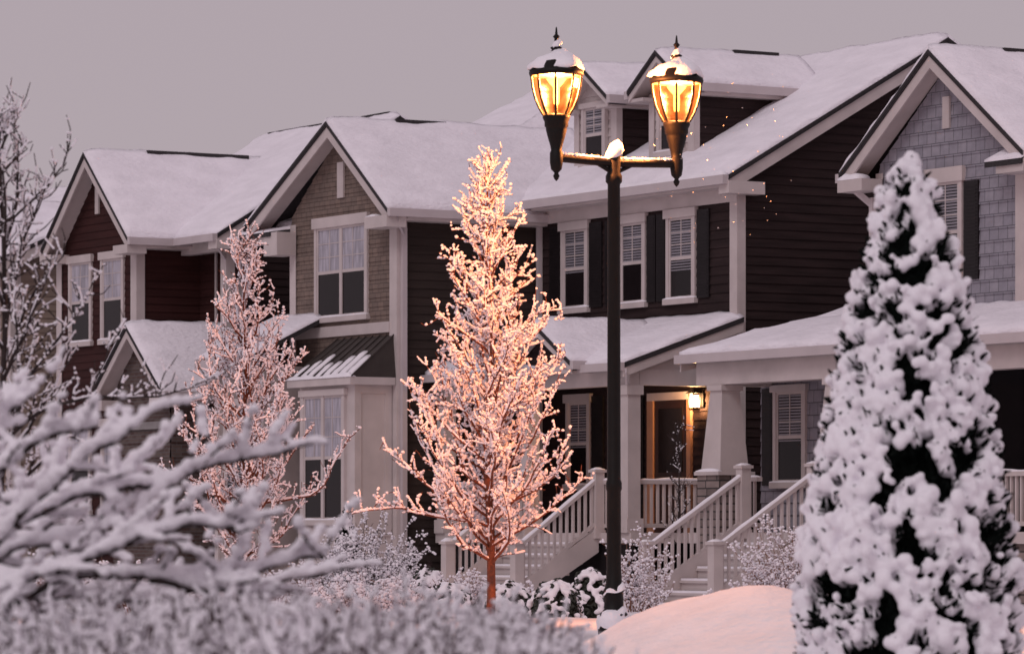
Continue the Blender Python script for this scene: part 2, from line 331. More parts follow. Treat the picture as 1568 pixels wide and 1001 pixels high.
B.panel((-8.8,.8,9.42),(-8.8,9,9.42),(-10.65,3.7,10.75),(-10.65,3.6,10.75),"")
B.panel((-12.3,9,8.3),(-8.8,9,8.3),(-10.65,3.6,10.75),(-12.3,3.6,10.75),"e")
B.box('eave_return',TRIM,-12.25,-11.0,-3.5,-2.55,7.28,7.46); B.panel((-12.3,-3.55,7.46),(-11.0,-3.55,7.46),(-11.0,-2.6,7.6),(-12.3,-2.6,7.6),"el",.08)
B.box('eave_return',TRIM,-7.25,-6.4,-3.52,-3.1,7.28,7.5); B.snowbar((-7.25,-3.4,7.5),(-6.9,-3.4,7.5),.2,.08)
B.box('eave_return',TRIM,-11.3,-10.75,-3.52,-3.1,7.0,7.45)
B.box('ridge_vent',ROOF,-8.88,-8.72,-2.0,-.9,9.42,9.54)
B.plank('downspout',GUT,(-6.45,-3.3,7.5),(-6.72,-3.0,7.25),.1,(.08,0,0)); B.box('downspout',GUT,-6.77,-6.68,-3.02,-2.92,G,7.3)
bx0,bx1,by=-9.1,-6.95,-3.9
B.box('bay',TRIM,bx0,bx1,by,yf-.05,G+.6,4.5)
B.window(-8.95,-7.25,by,1.75,4.3,'reflection',mun=4,head=.12); B.box('window_mull',TRIM,-8.15,-8.05,by-.06,by,1.8,4.2)
B.box('bay_panel',TRIM,bx0,bx1,by-.03,by,G+.6,1.7)
B.box('bay_side_trim',TRIM,bx1,bx1+.02,by,by+.14,1.7,4.36); B.box('bay_side_trim',TRIM,bx1,bx1+.02,yf-.2,yf-.06,1.7,4.36); B.box('bay_side_trim',TRIM,bx1,bx1+.02,by+.14,yf-.2,4.2,4.36); B.box('bay_side_trim',TRIM,bx1,bx1+.025,by,yf-.06,1.55,1.7)
V=[(bx0-.2,by-.15,4.5),(bx1+.15,by-.15,4.5),(bx1+.05,yf-.03,5.3),(bx0,yf-.03,5.3),(bx1+.15,yf-.03,4.5),(bx0-.2,yf-.03,4.5)]
B.add('bay_metal_roof',METAL,V,[(0,1,2,3),(1,4,2),(0,3,5),(0,5,4,1)])
for i in range(9):
    t=i/8; xa=bx0-.2+(bx1-bx0+.35)*t; xb=bx0+(bx1-bx0+.05)*t; B.plank('metal_roof_seams',METAL,(xa,by-.15,4.53),(xb,yf-.03,5.33),.03,(.025,0,0))
    if i<8:
        hh=.3+.3*R.random(); V0=Vector((xa+.14,by-.13,4.52)); V1=Vector((xb+.14,yf-.03,5.32)); B.snowbar(V0,V0.lerp(V1,hh),.2,.05)
B.box('bay_cornice',TRIM,bx0-.2,bx1+.15,by-.17,yf-.06,4.36,4.5); B.snowbar((bx0-.2,by-.12,4.5),(bx1+.15,by-.12,4.5),.14,.06)
B.panel((-12.0,-4.6,5.0),(-9.7,-4.6,5.0),(-9.7,-3.07,5.75),(-12.0,-3.07,5.75),"erl",.12)
B.plank('entry_gutter',GUT,(-12.0,-4.6,5.0),(-9.7,-4.6,5.0),.2,(0,-.08,0)); B.box('entry_wall',ENTRYW,-11.8,-9.8,-4.3,-3.1,G,4.8)
for x in(-11.8,-9.95): B.box('entry_pilaster',TRIM,x,x+.15,-4.34,-4.3,G,4.78)
B.window(-11.4,-10.3,-4.3,2.0,4.2,'blind')
B.finish()
# ================================================================ maroon townhouse (H1)
B=Build("maroon_townhouse")
yf=-3.6
B.box('wall_core',INTER,-20.5,-14.85,-2.1,6,G-.3,7.6); B.box('bay_core',INTER,-20.4,-16.8,-3.55,-2.1,G-.3,7.6)
B.siding('front_siding',MAROON,(-20.55,yf),(1,0),(0,-1),3.8,G,9.4,clip=lambda z:(max(0,(z-7.7)/.9),min(3.8,3.8-(z-7.7)/.9)))
B.siding('recess_siding',MAROON,(-16.75,-2.15),(1,0),(0,-1),2.0,G,7.6); B.siding('bay_side',MAROON,(-16.75,yf),(0,1),(1,0),1.5,G,7.6)
B.siding('side_siding',DARK,(-14.75,-2.15),(0,1),(1,0),8.0,G,10.2,clip=lambda z:(max(0,(z-7.8)/.62-.3),min(8.0,7.6-(z-7.8)/.62)))
for a,b in((-20.6,-20.35),(-16.98,-16.72)): B.box('corner_boards',TRIM,a,b,yf-.045,yf-.03,G,7.6)
B.box('corner_boards',TRIM,-16.72,-16.705,yf-.04,yf+.15,G,7.6)
B.box('corner_boards',TRIM,-14.95,-14.7,-2.6,-2.4,5.4,7.5); B.box('corner_boards',TRIM,-14.95,-14.7,-2.19,-2.165,G,7.5); B.box('recess_trim',TRIM,-16.0,-15.93,-2.2,-2.17,5.4,7.5)
B.box('balcony_lintel',TRIM,-16.7,-14.7,-2.62,-2.4,7.35,7.6)
B.window(-19.98,-18.86,yf,5.55,7.48,'reflection'); B.window(-18.41,-17.31,yf,5.55,7.48,'reflection')
B.window(-20.0,-18.9,yf,2.0,4.0,'reflection'); B.window(-18.4,-17.3,yf,2.0,4.0,'reflection')
B.box('gable_louvre',TRIM,-18.66,-18.5,yf-.06,yf-.02,8.3,8.85)
B.gable(-18.4,9.55,-20.5,7.66,-16.3,7.66,-4.05,.6)
B.box('ridge_vent',ROOF,-18.47,-18.31,-2.6,-.2,9.55,9.665)
B.panel((-20.7,-2.95,7.66),(-14.4,-2.95,7.66),(-14.4,1.3,10.25),(-20.7,1.3,10.25),"erl"); B.panel((-14.4,5.6,7.66),(-20.7,5.6,7.66),(-20.7,1.3,10.25),(-14.4,1.3,10.25),"erl")
B.box('ridge_vent_main',ROOF,-20.2,-14.8,1.24,1.36,10.25,10.375)
B.plank('rake_boards',TRIM,(-14.43,-2.95,7.60),(-14.43,1.3,10.19),.26,(-.04,0,0)); B.plank('rake_edge',ROOF,(-14.39,-2.95,7.67),(-14.39,1.3,10.26),.06,(-.03,0,0))
B.plank('rake_soffit',TRIM,(-14.47,-2.95,7.5),(-14.47,1.3,10.1),.03,(-.3,0,0)); B.plank('gutter',GUT,(-16.4,-2.95,7.66),(-14.4,-2.95,7.66),.15,(0,-.11,0))
B.box('eave_return',TRIM,-14.75,-14.37,-2.98,-2.2,7.36,7.56); B.box('eave_return',TRIM,-16.95,-16.28,-4.06,-3.62,7.34,7.52); B.box('eave_return',TRIM,-20.55,-20.0,-4.06,-3.62,7.34,7.52)
B.plank('downspout',GUT,(-14.5,-2.9,7.5),(-14.7,-2.6,7.25),.1,(-.08,0,0))
B.siding('entry_brick',BRICK,(-16.6,-4.2),(1,0),(0,-1),2.6,G,5.75,clip=lambda z:(max(0,(z-4.4)/1.1),min(2.6,2.6-(z-4.4)/1.1)),e=.3)
B.siding('entry_brick_side',BRICK,(-14.0,-4.2),(0,1),(1,0),2.0,G,4.4,e=.3); B.box('entry_core',INTER,-16.55,-14.05,-4.15,-2.2,G,4.4)
B.gable(-15.25,5.8,-16.95,4.42,-13.6,4.42,-4.6,-2.2,board=.2)
B.box('eave_return',TRIM,-16.9,-16.4,-4.58,-4.2,4.12,4.32); B.box('eave_return',TRIM,-14.2,-13.6,-4.58,-4.2,4.12,4.32)
B.box('stone_band',CONC,-16.62,-13.97,-4.26,-4.22,3.7,3.85)
B.finish()
# ================================================================ beige townhouse (H0)
B=Build("beige_townhouse")
B.box('wall_core',INTER,-33.9,-23.1,-3.5,6,G-.3,7.5); B.siding('front_siding',BEIGE,(-34,-3.6),(1,0),(0,-1),11,G,7.55); B.siding('side_siding',BEIGE,(-23.0,-3.6),(0,1),(1,0),9,G,9.2,clip=lambda z:(max(0,(z-7.6)/.45),min(9,9-(z-7.6)/.45)))
B.box('corner_boards',TRIM,-23.2,-22.96,-3.65,-3.63,G,7.5); B.box('corner_boards',TRIM,-22.974,-22.96,-3.63,-3.4,G,7.5)
B.panel((-34.4,-4.05,7.6),(-22.6,-4.05,7.6),(-22.6,.9,9.75),(-34.4,.9,9.75),"erl"); B.panel((-22.6,5.8,7.6),(-34.4,5.8,7.6),(-34.4,.9,9.75),(-22.6,.9,9.75),"erl")
B.plank('gutter',GUT,(-34.4,-4.05,7.6),(-22.6,-4.05,7.6),.15,(0,-.11,0)); B.plank('rake_boards',TRIM,(-22.62,-4.05,7.5),(-22.62,.9,9.65),.25,(-.04,0,0))
B.gable(-25.6,9.0,-27.5,7.6,-23.7,7.6,-4.6,0)
for a in(-33,-31,-28.6,-26.6,-24.6): B.window(a,a+1.05,-3.6,5.5,7.4,'reflection'); B.window(a,a+1.05,-3.6,2.0,4.0,'reflection')
B.finish()
# ================================================================ grey townhouse (HA)
B=Build("grey_shingle_townhouse")
yf=-.15
B.box('wall_core',INTER,4.5,8.35,yf+.05,9,G-.3,7.6); B.box('wing_core',INTER,8.35,13.95,1.05,8.9,G-.3,7.6)
B.siding('front_siding',GREY,(4.44,yf),(1,0),(0,-1),3.96,4.8,9.4,clip=lambda z:(max(0,(z-7.7)/.8),min(3.96,3.96-(z-7.7)/.8)),e=.21)
B.siding('side_siding',GREY,(8.4,yf),(0,1),(1,0),1.2,G,7.6,e=.21); B.siding('front_siding',GREY,(8.4,1.0),(1,0),(0,-1),5.6,G,7.6,e=.21); B.siding('side_siding',GREY,(14,1),(0,1),(1,0),8,G,7.6,e=.21)
B.siding('left_siding',GREY,(4.44,9),(0,-1),(-1,0),9.1,G,7.6,e=.21)
B.siding('lower_siding',GREY,(2.2,-1.0),(1,0),(0,-1),6.2,G,4.9,e=.21); B.box('lower_core',INTER,2.25,8.35,-.95,1.2,G-.2,4.7)
B.siding('lower_left',GREY,(2.2,1.2),(0,-1),(-1,0),2.2,G,4.9,e=.21)
for a,b in((4.41,4.6),(8.2,8.43)): B.box('corner_boards',TRIM,a,b,yf-.045,yf-.03,4.8,7.6)
B.box('corner_boards',TRIM,8.425,8.44,yf-.04,yf+.15,4.8,7.6)
B.window(5.86,6.8,yf,5.58,7.56,'blind',head=.24); B.shutter(5.46,5.82,yf,5.7,7.3); B.shutter(6.84,7.22,yf,5.7,7.3)
B.box('gable_louvre',TRIM,6.28,6.46,yf-.06,yf-.02,8.2,8.72)
B.gable(6.42,9.46,3.92,7.62,8.92,7.62,-.6,9)
B.box('ridge_vent',ROOF,6.34,6.5,.9,4.5,9.46,9.575)
B.box('eave_return',TRIM,3.9,4.6,-.62,-.18,7.3,7.5); B.snowbar((3.9,-.5,7.5),(4.5,-.5,7.5),.25,.1)
B.box('eave_return',TRIM,8.25,8.95,-.62,-.18,7.3,7.5); B.panel((8.0,-.66,7.5),(8.95,-.66,7.5),(8.9,-.2,7.7),(8.0,-.2,7.7),"erl",.1)
B.panel((8.3,.6,7.6),(14.4,.6,7.6),(14.4,5,10),(8.3,5,10),"er"); B.panel((14.4,9.4,7.6),(8.3,9.4,7.6),(8.3,5,10),(14.4,5,10),"el")
B.plank('gutter',GUT,(8.9,.6,7.6),(14.4,.6,7.6),.15,(0,-.11,0))
B.plank('downspout',GUT,(3.95,-.4,7.45),(4.36,-.3,7.15),.1,(.08,0,0)); B.box('downspout',GUT,4.36,4.45,-.3,-.2,5.0,7.2)
sl=.234; PZ=4.6
B.panel((2.0,-2.55,PZ),(12.5,-2.55,PZ),(12.5,-.1,PZ+sl*2.45),(2.0,-.1,PZ+sl*2.45),"erl",.13)
B.panel((2.0,-.1,PZ+sl*2.45),(4.4,-.1,PZ+sl*2.45),(4.4,1.2,PZ+sl*3.75),(2.0,1.2,PZ+sl*3.75),"lt",.13)
B.plank('porch_gutter',GUT,(2.0,-2.55,PZ),(12.5,-2.55,PZ),.15,(0,-.11,0)); B.box('porch_beam',TRIM,2.3,12.3,-2.4,-2.05,4.08,PZ-.12)
B.box('porch_ceiling',TRIM,2.3,12.3,-2.04,-1.03,4.38,4.42); B.plank('porch_rake',TRIM,(2.02,-2.55,PZ-.08),(2.02,1.2,PZ+sl*3.75-.08),.2,(.04,0,0))
B.box('porch_beam',TRIM,2.3,2.6,-2.04,-1.05,4.08,PZ-.12)
B.box('porch_floor',TRIM,2.3,12.3,-2.55,-1,FL-.18,FL); B.box('porch_skirt',STONE,2.35,12.2,-2.45,-2.35,G-.2,FL-.18)
for x in(2.9,6.25,9.4,12.0):
    B.frustum('porch_columns',TRIM,x,-2.22,2.62,4.08,.29,.17); B.box('porch_columns',TRIM,x-.22,x+.22,-2.44,-2.0,3.98,4.075)
    B.box('column_plinth',STONE,x-.33,x+.33,-2.56,-1.9,G-.2,2.56); B.box('column_cap',TRIM,x-.37,x+.37,-2.6,-1.86,2.56,2.62); B.snowbar((x-.33,-2.55,2.62),(x+.33,-2.55,2.62),.1,.05)
B.window(2.62,3.58,-1.0,2.35,4.1,'blind',head=.12); B.shutter(2.28,2.58,-1,2.4,4.05)
B.window(7.0,8.0,-1.0,2.2,4.1,'blind'); B.box('front_door',DOOR,4.6,5.6,-1.06,-1.0,FL,3.8); B.box('door_frame',TRIM,4.45,5.75,-1.05,-1.0,FL,3.95)
B.rail((3.2,-2.2,FL),(3.9,-2.2,FL),.92); B.rail((6.55,-2.2,FL),(9.1,-2.2,FL),.92); B.rail((9.7,-2.2,FL),(11.7,-2.2,FL),.92)
stairs(B,3.94,5.98,-2.55,-4.47)
B.finish()
# ================================================================ porch lantern
B=Build("porch_lantern")
lx,ly,lz=-1.08,-.2,3.95
B.box('back_plate',LAMPM,lx-.06,lx+.06,-.06,-.03,lz-.1,lz+.2); B.box('arm',LAMPM,lx-.015,lx+.015,ly,-.05,lz+.2,lz+.23)
B.frustum('lantern_cap',LAMPM,lx,ly,lz+.14,lz+.24,.12,.02); B.box('lantern_base',LAMPM,lx-.07,lx+.07,ly-.07,ly+.07,lz-.16,lz-.13)
for sx in(-1,1):
    for sy in(-1,1): B.box('lantern_frame',LAMPM,lx+sx*.075-.008,lx+sx*.075+.008,ly+sy*.075-.008,ly+sy*.075+.008,lz-.14,lz+.15)
B.frustum('bulb',PORCHB,lx,ly,lz-.1,lz+.1,.06,.05)
pe=B.finish()
def plight(name,loc,p,col,r,parent):
    L=bpy.data.lights.new(name,'POINT'); L.energy=p; L.color=col; L.shadow_soft_size=r
    o=bpy.data.objects.new(name,L); o.location=loc; scene.collection.objects.link(o); o.parent=parent; return o
plight('porch_glow',(lx,ly-.02,lz),75,(1,.5,.2),.05,pe)
# ================================================================ particle meshes
def ico(sub):
    import bmesh
    bm=bmesh.new(); bmesh.ops.create_icosphere(bm,subdivisions=sub,radius=1); V=np.array([v.co[:] for v in bm.verts]); F=np.array([[v.index for v in f.verts] for f in bm.faces]); bm.free(); return V,F
ICO={1:ico(1),2:ico(2)}
def blobs(P,S,sub=1,jit=.22,flat=.85):
    V0,F0=ICO[sub]; n=len(P); P=np.asarray(P); S=np.asarray(S).reshape(n,-1)
    if S.shape[1]==1: S=np.repeat(S,3,1)*np.array([1,1,flat])
    a=NR.uniform(0,6.28,n); ca,sa=np.cos(a),np.sin(a)
    v=V0[None]*(1+NR.uniform(-jit,jit,(n,len(V0),1)))
    v=v*S[:,None,:]*NR.uniform(.75,1.25,(n,1,3))
    x=v[...,0]*ca[:,None]-v[...,1]*sa[:,None]; y=v[...,0]*sa[:,None]+v[...,1]*ca[:,None]
    v=np.stack([x,y,v[...,2]],-1)+P[:,None,:]
    F=(F0[None]+(np.arange(n)*len(V0))[:,None,None]).reshape(-1,3)
    return v.reshape(-1,3),F
def tubes(seg,k=5):
    s=np.asarray(seg,dtype=float); p0=s[:,:3];p1=s[:,3:6];r0=s[:,6];r1=s[:,7]; n=len(s)
    d=p1-p0; d/=np.maximum(np.linalg.norm(d,axis=1,keepdims=True),1e-9)
    up=np.where(np.abs(d[:,2:3])>.9,np.array([[1.,0,0]]),np.array([[0,0,1.]])); a=np.cross(d,up); a/=np.linalg.norm(a,axis=1,keepdims=True); b=np.cross(d,a)
    an=np.arange(k)/k*2*np.pi; c,sn=np.cos(an),np.sin(an)
    off=a[:,None,:]*c[None,:,None]+b[:,None,:]*sn[None,:,None]
    V=np.concatenate([p0[:,None]+off*r0[:,None,None],p1[:,None]+off*r1[:,None,None]],1).reshape(-1,3)
    f=np.array([[i,(i+1)%k,k+(i+1)%k,k+i] for i in range(k)]); F=(f[None]+(np.arange(n)*2*k)[:,None,None]).reshape(-1,4)
    return V,F
def rv(s=1.0): return Vector((R.gauss(0,1),R.gauss(0,1),R.gauss(0,1)))*s
def grow(seg,p,d,L,r0,r1,n,wob=.15,up=.1):
    pts=[(p.copy(),r0)]; d=d.normalized()
    for i in range(n):
        d=(d+rv(wob)+Vector((0,0,up))).normalized(); q=p+d*(L/n); ra=r0+(r1-r0)*i/n; rb=r0+(r1-r0)*(i+1)/n
        seg.append((*p,*q,ra,rb)); p=q; pts.append((p.copy(),rb))
    return pts,d
def snow_on(seg,step,rs,prob=1.0,rel=0.0):
    P=[];S=[]
    for s in seg:
        p=Vector(s[:3]);q=Vector(s[3:6]); L=(q-p).length; dz=abs((q-p).z)/max(L,1e-6); ra=(s[6]+s[7])/2
        if ra>.035: continue
        n=max(1,int(L/step+R.random()))
        for i in range(n):
            if R.random()>prob*(1.15-.5*dz): continue
            c=p.lerp(q,(i+R.random())/n); rr=(rs+rel*ra)*R.uniform(.7,1.3)
            P.append((c.x+R.uniform(-1,1)*rr*.3,c.y+R.uniform(-1,1)*rr*.3,c.z+ra*.8+rr*.4)); S.append(rr)
    return P,S
def snow_tubes(seg,prob,r,rel=1.0):
    out=[]
    for s in seg:
        if R.random()>prob: continue
        ra=(s[6]+s[7])/2; rr=(r+rel*ra)*R.uniform(.7,1.2); dz=ra*.5+rr*.55
        j=R.uniform(-.3,.3)*rr
        out.append((s[0]+j,s[1]+j,s[2]+dz,s[3]+j,s[4]+j,s[5]+dz,rr,rr*R.uniform(.6,1)))
    return out
def deciduous(name,X,Y,zb,H,Rmax,npri,bark,rs=.017,tr=.035,dens=1.0,snowp=1.0,widest=.32,start=.2,el0=28,step=.026,pexp=.85,fexp=1.05,lr=(.55,1.15)):
    x,y=site(X,Y); seg=[]; base=Vector((x,y,zb)); p=base.copy(); tp=[(p.copy(),tr)]; N=16
    for i in range(N):
        q=base+Vector((math.sin(i*.9+X)*.02+R.uniform(-.012,.012),math.cos(i*.7)*.02,H*(i+1)/N)); r0=tr*(1-i/N)**.8+.004; r1=tr*(1-(i+1)/N)**.8+.004
        seg.append((*p,*q,r0,r1)); p=q; tp.append((p.copy(),r1))
    az=R.random()*6
    for i in range(npri):
        f=start+(1-start)*(i/npri)**fexp*.98; az+=2.4+R.uniform(-.4,.4); k=f*N; ki=min(N-1,int(k)); P0=tp[ki][0].lerp(tp[ki+1][0],k-ki)
        prof=((f-start)/(widest-start+1e-6))*.2+.8 if f<widest else ((1-f)/(1-widest))**pexp
        L=max(.12,Rmax*1.3*prof*R.uniform(*lr)); el=math.radians(R.uniform(el0,el0+24)+f*15)
        d=Vector((math.cos(az)*math.cos(el),math.sin(az)*math.cos(el),math.sin(el)))
        n=max(4,int(L/.1)); pts,_=grow(seg,P0,d,L,.011+.006*(1-f),.004,n,.14,.08)
        for j in range(1,len(pts)):
            for kk in range(int(2.0*dens+R.random())):
                pd=(pts[j][0]-pts[j-1][0]).normalized(); dd=(pd*.7+rv(.5)+Vector((0,0,.45)))
                l2=R.uniform(.08,.28)*(1.15-.5*j/len(pts)); p2,_=grow(seg,pts[j][0],dd,l2,.0055,.003,3,.22,.08)
                for m in range(1,len(p2)):
                    if R.random()<.6*dens: grow(seg,p2[m][0],(p2[m][0]-p2[m-1][0]).normalized()*.6+rv(.6)+Vector((0,0,.3)),R.uniform(.04,.09),.0035,.0025,1,.1,.05)
    e=empty(name); V,F=tubes(seg); mk('trunk_and_branches',V,F,bark,True,e)
    P,S=snow_on(seg[N:],step,rs,prob=snowp); V,F=blobs(P,S); mk('branch_snow',V,F,SNOW,True,e)
    st=snow_tubes(seg[N:],.6*snowp,rs*.5,.6)
    if st: V,F=tubes(st,5); mk('branch_snow_ridges',V,F,SNOW,True,e)
    return e
deciduous("snowy_young_tree",-.207,39.5,.70,4.30,1.05,100,BARK,rs=.0150,dens=1.0,snowp=.74,start=.13,widest=.24,el0=24,tr=.042,pexp=.95,fexp=1.25,lr=(.78,1.08))
deciduous("snowy_young_tree",-2.77,44,.6,4.05,1.14,74,BARK,rs=.0140,dens=.95,snowp=.70,start=.13,widest=.26,el0=26,pexp=.95,fexp=1.2,lr=(.72,1.12))
deciduous("bare_winter_tree",-3.0,25,.5,3.5,1.05,34,BARKD,rs=.010,tr=.03,dens=.85,snowp=.55,widest=.5)
deciduous("porch_sapling",2.75,70,.5,2.95,.3,16,BARKD,rs=.010,tr=.02,dens=.7,snowp=.12,start=.3)
def conifer(name,X,Y,zb,prof,cs=1.0,nb=900,leaf=9000,vox=.012,d0=.33,d1=.85):
    x,y=site(X,Y); H=prof[-1][0]
    def rad(h): return float(np.interp(h,[a for a,b in prof],[b for a,b in prof]))
    e=empty(name); V=[];F=[]; k=20; lv=24
    for j in range(lv+1):
        h=H*j/lv; r=rad(h)*.78
        for i in range(k): a=i/k*6.283; rr=r*(1+.12*noise.noise(Vector((math.cos(a)*2,math.sin(a)*2,h*4)))); V.append((x+rr*math.cos(a),y+rr*math.sin(a),zb+h*.985))
    for j in range(lv):
        for i in range(k): F.append((j*k+i,j*k+(i+1)%k,(j+1)*k+(i+1)%k,(j+1)*k+i))
    mk('inner_foliage',V,F,GREEN,True,e)
    n=leaf; hs=H*(1-np.sqrt(NR.uniform(0,1,n)))*1.0; a=NR.uniform(0,6.283,n); rr=np.array([rad(h) for h in hs])*NR.uniform(.7,1.02,n)
    c=np.stack([x+rr*np.cos(a),y+rr*np.sin(a),zb+hs],1); out=np.stack([np.cos(a),np.sin(a),NR.uniform(.2,1.6,n)],1)+NR.normal(0,.35,(n,3)); out/=np.linalg.norm(out,axis=1,keepdims=True)
    sd=np.cross(out,NR.normal(0,1,(n,3))); sd/=np.linalg.norm(sd,axis=1,keepdims=True); L=NR.uniform(.03,.06,n)[:,None]*cs; w=L*.28
    V=np.stack([c-sd*w,c+sd*w,c+out*L+sd*w*.3,c+out*L-sd*w*.3],1).reshape(-1,3); F=np.arange(4*n).reshape(n,4); mk('needle_sprays',V,F,GREEN,False,e)
    P=[];S=[]
    for i in range(nb):
        h=H*(1-math.sqrt(R.random())); a=R.random()*6.283; r=rad(h)
        dens=d0+d1*(h/H)**.9
        if noise.noise(Vector((math.cos(a)*r*6.5/cs,math.sin(a)*r*6.5/cs,h*5.0/cs)))>(dens-.50)*1.1: continue
        tang=Vector((-math.sin(a),math.cos(a),0)); o=Vector((math.cos(a),math.sin(a),0)); dirn=(Vector((0,0,1))*R.uniform(.3,1.2)+tang*R.uniform(-.7,.7)+o*.35).normalized()
        c0=Vector((x,y,zb+h))+o*(r*R.uniform(.90,1.03)+.008); m=R.randint(2,5); s0=R.uniform(.022,.048)*cs
        for j in range(m):
            c=c0+dirn*(j-m/2)*s0*.95+rv(s0*.25); P.append(tuple(c)); S.append(s0*R.uniform(.7,1.15)*(1-.08*j))
    for i in range(90):
        h=H*R.uniform(.84,1.0); a=R.random()*6.283; r=rad(h)*R.uniform(.4,1)
        P.append((x+r*math.cos(a),y+r*math.sin(a),zb+h)); S.append(R.uniform(.022,.036)*cs)
    V,F=blobs(P,S,2,.06,.95); mk('snow_clumps',V,F,SNOW,True,e,remesh=vox)
    return e
conifer("snowy_arborvitae",1.87,20,.4,[(0,.53),(.56,.51),(1.17,.455),(1.5,.41),(1.79,.355),(2.05,.30),(2.25,.25),(2.45,.185),(2.62,.135),(2.76,.10),(2.86,.06),(2.90,.02)],1.0,2300,14000,.011)
conifer("small_spruce",-2.65,68,.42,[(0,.28),(.3,.3),(1.0,.15),(1.5,.03),(1.6,.01)],1.2,260,2500,.02)
# ---- shrubs
def twigbush(name,X,Y,zb,rx,h,n,bark,rs=.014,snowp=1.0,subs=3):
    x,y=site(X,Y); seg=[]
    for i in range(n):
        a=R.random()*6.283; rr=rx*math.sqrt(R.random()); px,py=rr*math.cos(a),rr*math.sin(a)
        hh=h*(1-.45*(rr/rx)**2)*R.uniform(.7,1.1)
        d=Vector((px/rx*.7,py/rx*.7,1))+rv(.12)
        pts,_=grow(seg,Vector((x+px*.6,y+py*.6,zb)),d,hh,.008,.004,5,.14,.05)
        for j in range(2,len(pts)):
            for k in range(subs): grow(seg,pts[j][0],Vector((0,0,.6))+rv(.7),R.uniform(.05,.16)*h,.004,.003,2,.2,.05)
    e=empty(name); V,F=tubes(seg,4); mk('stems',V,F,bark,True,e); P,S=snow_on(seg,rs*2.2,rs,prob=snowp); V,F=blobs(P,S); mk('stem_snow',V,F,SNOW,True,e)
def boxwood(name,X,Y,zb,r,h):
    x,y=site(X,Y); n=1500; d=NR.normal(0,1,(n,3)); d[:,2]=np.abs(d[:,2]); d/=np.linalg.norm(d,axis=1,keepdims=True); q=NR.uniform(.75,1.0,n)[:,None]
    c=d*q*np.array([r,r,h])*(1+.12*np.sin(d[:,:1]*9+d[:,1:2]*7))+np.array([x,y,zb]); t=np.cross(d,NR.normal(0,1,(n,3))); t/=np.linalg.norm(t,axis=1,keepdims=True); u=np.cross(t,NR.normal(0,1,(n,3))); u/=np.linalg.norm(u,axis=1,keepdims=True)
    s=.035; V=np.stack([c-t*s,c-u*s*.6,c+t*s,c+u*s*.6],1).reshape(-1,3); e=empty(name); mk('leaves',V,np.arange(4*n).reshape(n,4),BOX,False,e)
    m=300; d=NR.normal(0,1,(m,3)); d[:,2]=np.abs(d[:,2])*1.2+.1; d/=np.linalg.norm(d,axis=1,keepdims=True)
    d=d[np.sin(d[:,0]*11+X)*np.sin(d[:,1]*9)+d[:,2]*.9>.25]; m=len(d)
    P=d*np.array([r,r,h])*NR.uniform(.92,1.04,(m,1))+np.array([x,y,zb]); V,F=blobs(P,NR.uniform(.02,.05,m),2,.1); mk('leaf_snow',V,F,SNOW,True,e,remesh=.018)
    inner=np.array([[x,y,zb+h*.35]]); V,F=blobs(inner,np.array([[r*.7,r*.7,h*.5]]),2,.05); mk('inner_mass',V,F,BOX,True,e)
def pX(px,Y): return (px-784)/6500*Y
for (px,Y,zb,rx,h,n,m) in ((565,66,.45,.66,1.4,80,BARKD),(975,62,.4,.32,1.15,40,TANS),(1225,60,.4,.62,1.45,80,TANS),(1165,60,.4,.5,.6,40,TANS),(650,62,.45,.4,.5,35,BARKD),
    (150,56,.5,.5,.75,45,TANS),(215,55,.5,.5,.7,45,TANS),(290,57,.5,.5,.6,45,TANS),(350,54,.5,.4,.55,40,TANS),(430,56,.5,.45,.7,45,TANS),(490,55,.5,.4,.6,40,TANS),(560,54,.5,.45,.6,45,TANS),(610,56,.5,.4,.5,40,TANS),(700,58,.5,.4,.6,40,TANS),(40,56,.5,.5,.8,45,TANS),
    (530,48,.6,.5,.38,55,TANS),(600,47,.6,.4,.36,55,TANS),(660,46,.6,.4,.28,45,TANS),(1090,58,.4,.4,.4,30,TANS),(820,62,.4,.4,.45,30,TANS)):
    twigbush("snowy_shrub",pX(px,Y),Y,zb,rx,h,n,m,rs=.02,snowp=.85)
for (px,Y,r,h) in ((905,56,.33,.62),(850,54,.36,.5),(655,60,.3,.6),(690,56,.33,.45),(780,56,.33,.45),(640,58,.3,.4)): boxwood("boxwood_shrub",pX(px,Y),Y,.45,r,h)
# ---- hedge in the foreground
HB=mat("hedge_stems",(.07,.036,.040),.85,.35,30)
seg=[]
for i in range(2000):
    Y=R.uniform(11.0,15.0); X=R.uniform(-2.0,.22)*(Y/12.0); x,y=site(X,Y)
    cl=noise.noise(Vector((X*7,Y*3,0)))
    top=1.275+.03*math.sin(X*5+Y)-.02*max(0,X+.6)+R.uniform(-.10,.02)+cl*.11
    if X>.0: top-=X*.55
    z0=top-R.uniform(.18,.34)
    lean=Vector((noise.noise(Vector((X*9,Y*5,4)))*.8,noise.noise(Vector((X*9,Y*5,9)))*.8,0))
    d=Vector((R.gauss(0,.22),R.gauss(0,.22),1))+lean; pts,_=grow(seg,Vector((x,y,z0)),d,(top-z0),.0055,.003,4,.14,.0)
    for j in(1,2,3,4):
        if R.random()<.7: grow(seg,pts[j][0],Vector((0,0,.7))+rv(.55),R.uniform(.03,.08),.003,.002,2,.12,.05)
e=empty("snowy_hedge"); V,F=tubes(seg,4); mk('stems',V,F,HB,True,e); V,F=tubes(snow_tubes(seg,.52,.0055,.8),5); mk('stem_snow',V,F,SNOW,True,e)
P,S=snow_on(seg,.03,.0105,prob=.5); V,F=blobs(P,S); mk('stem_snow_caps',V,F,SNOW,True,e)
P=[];S=[]
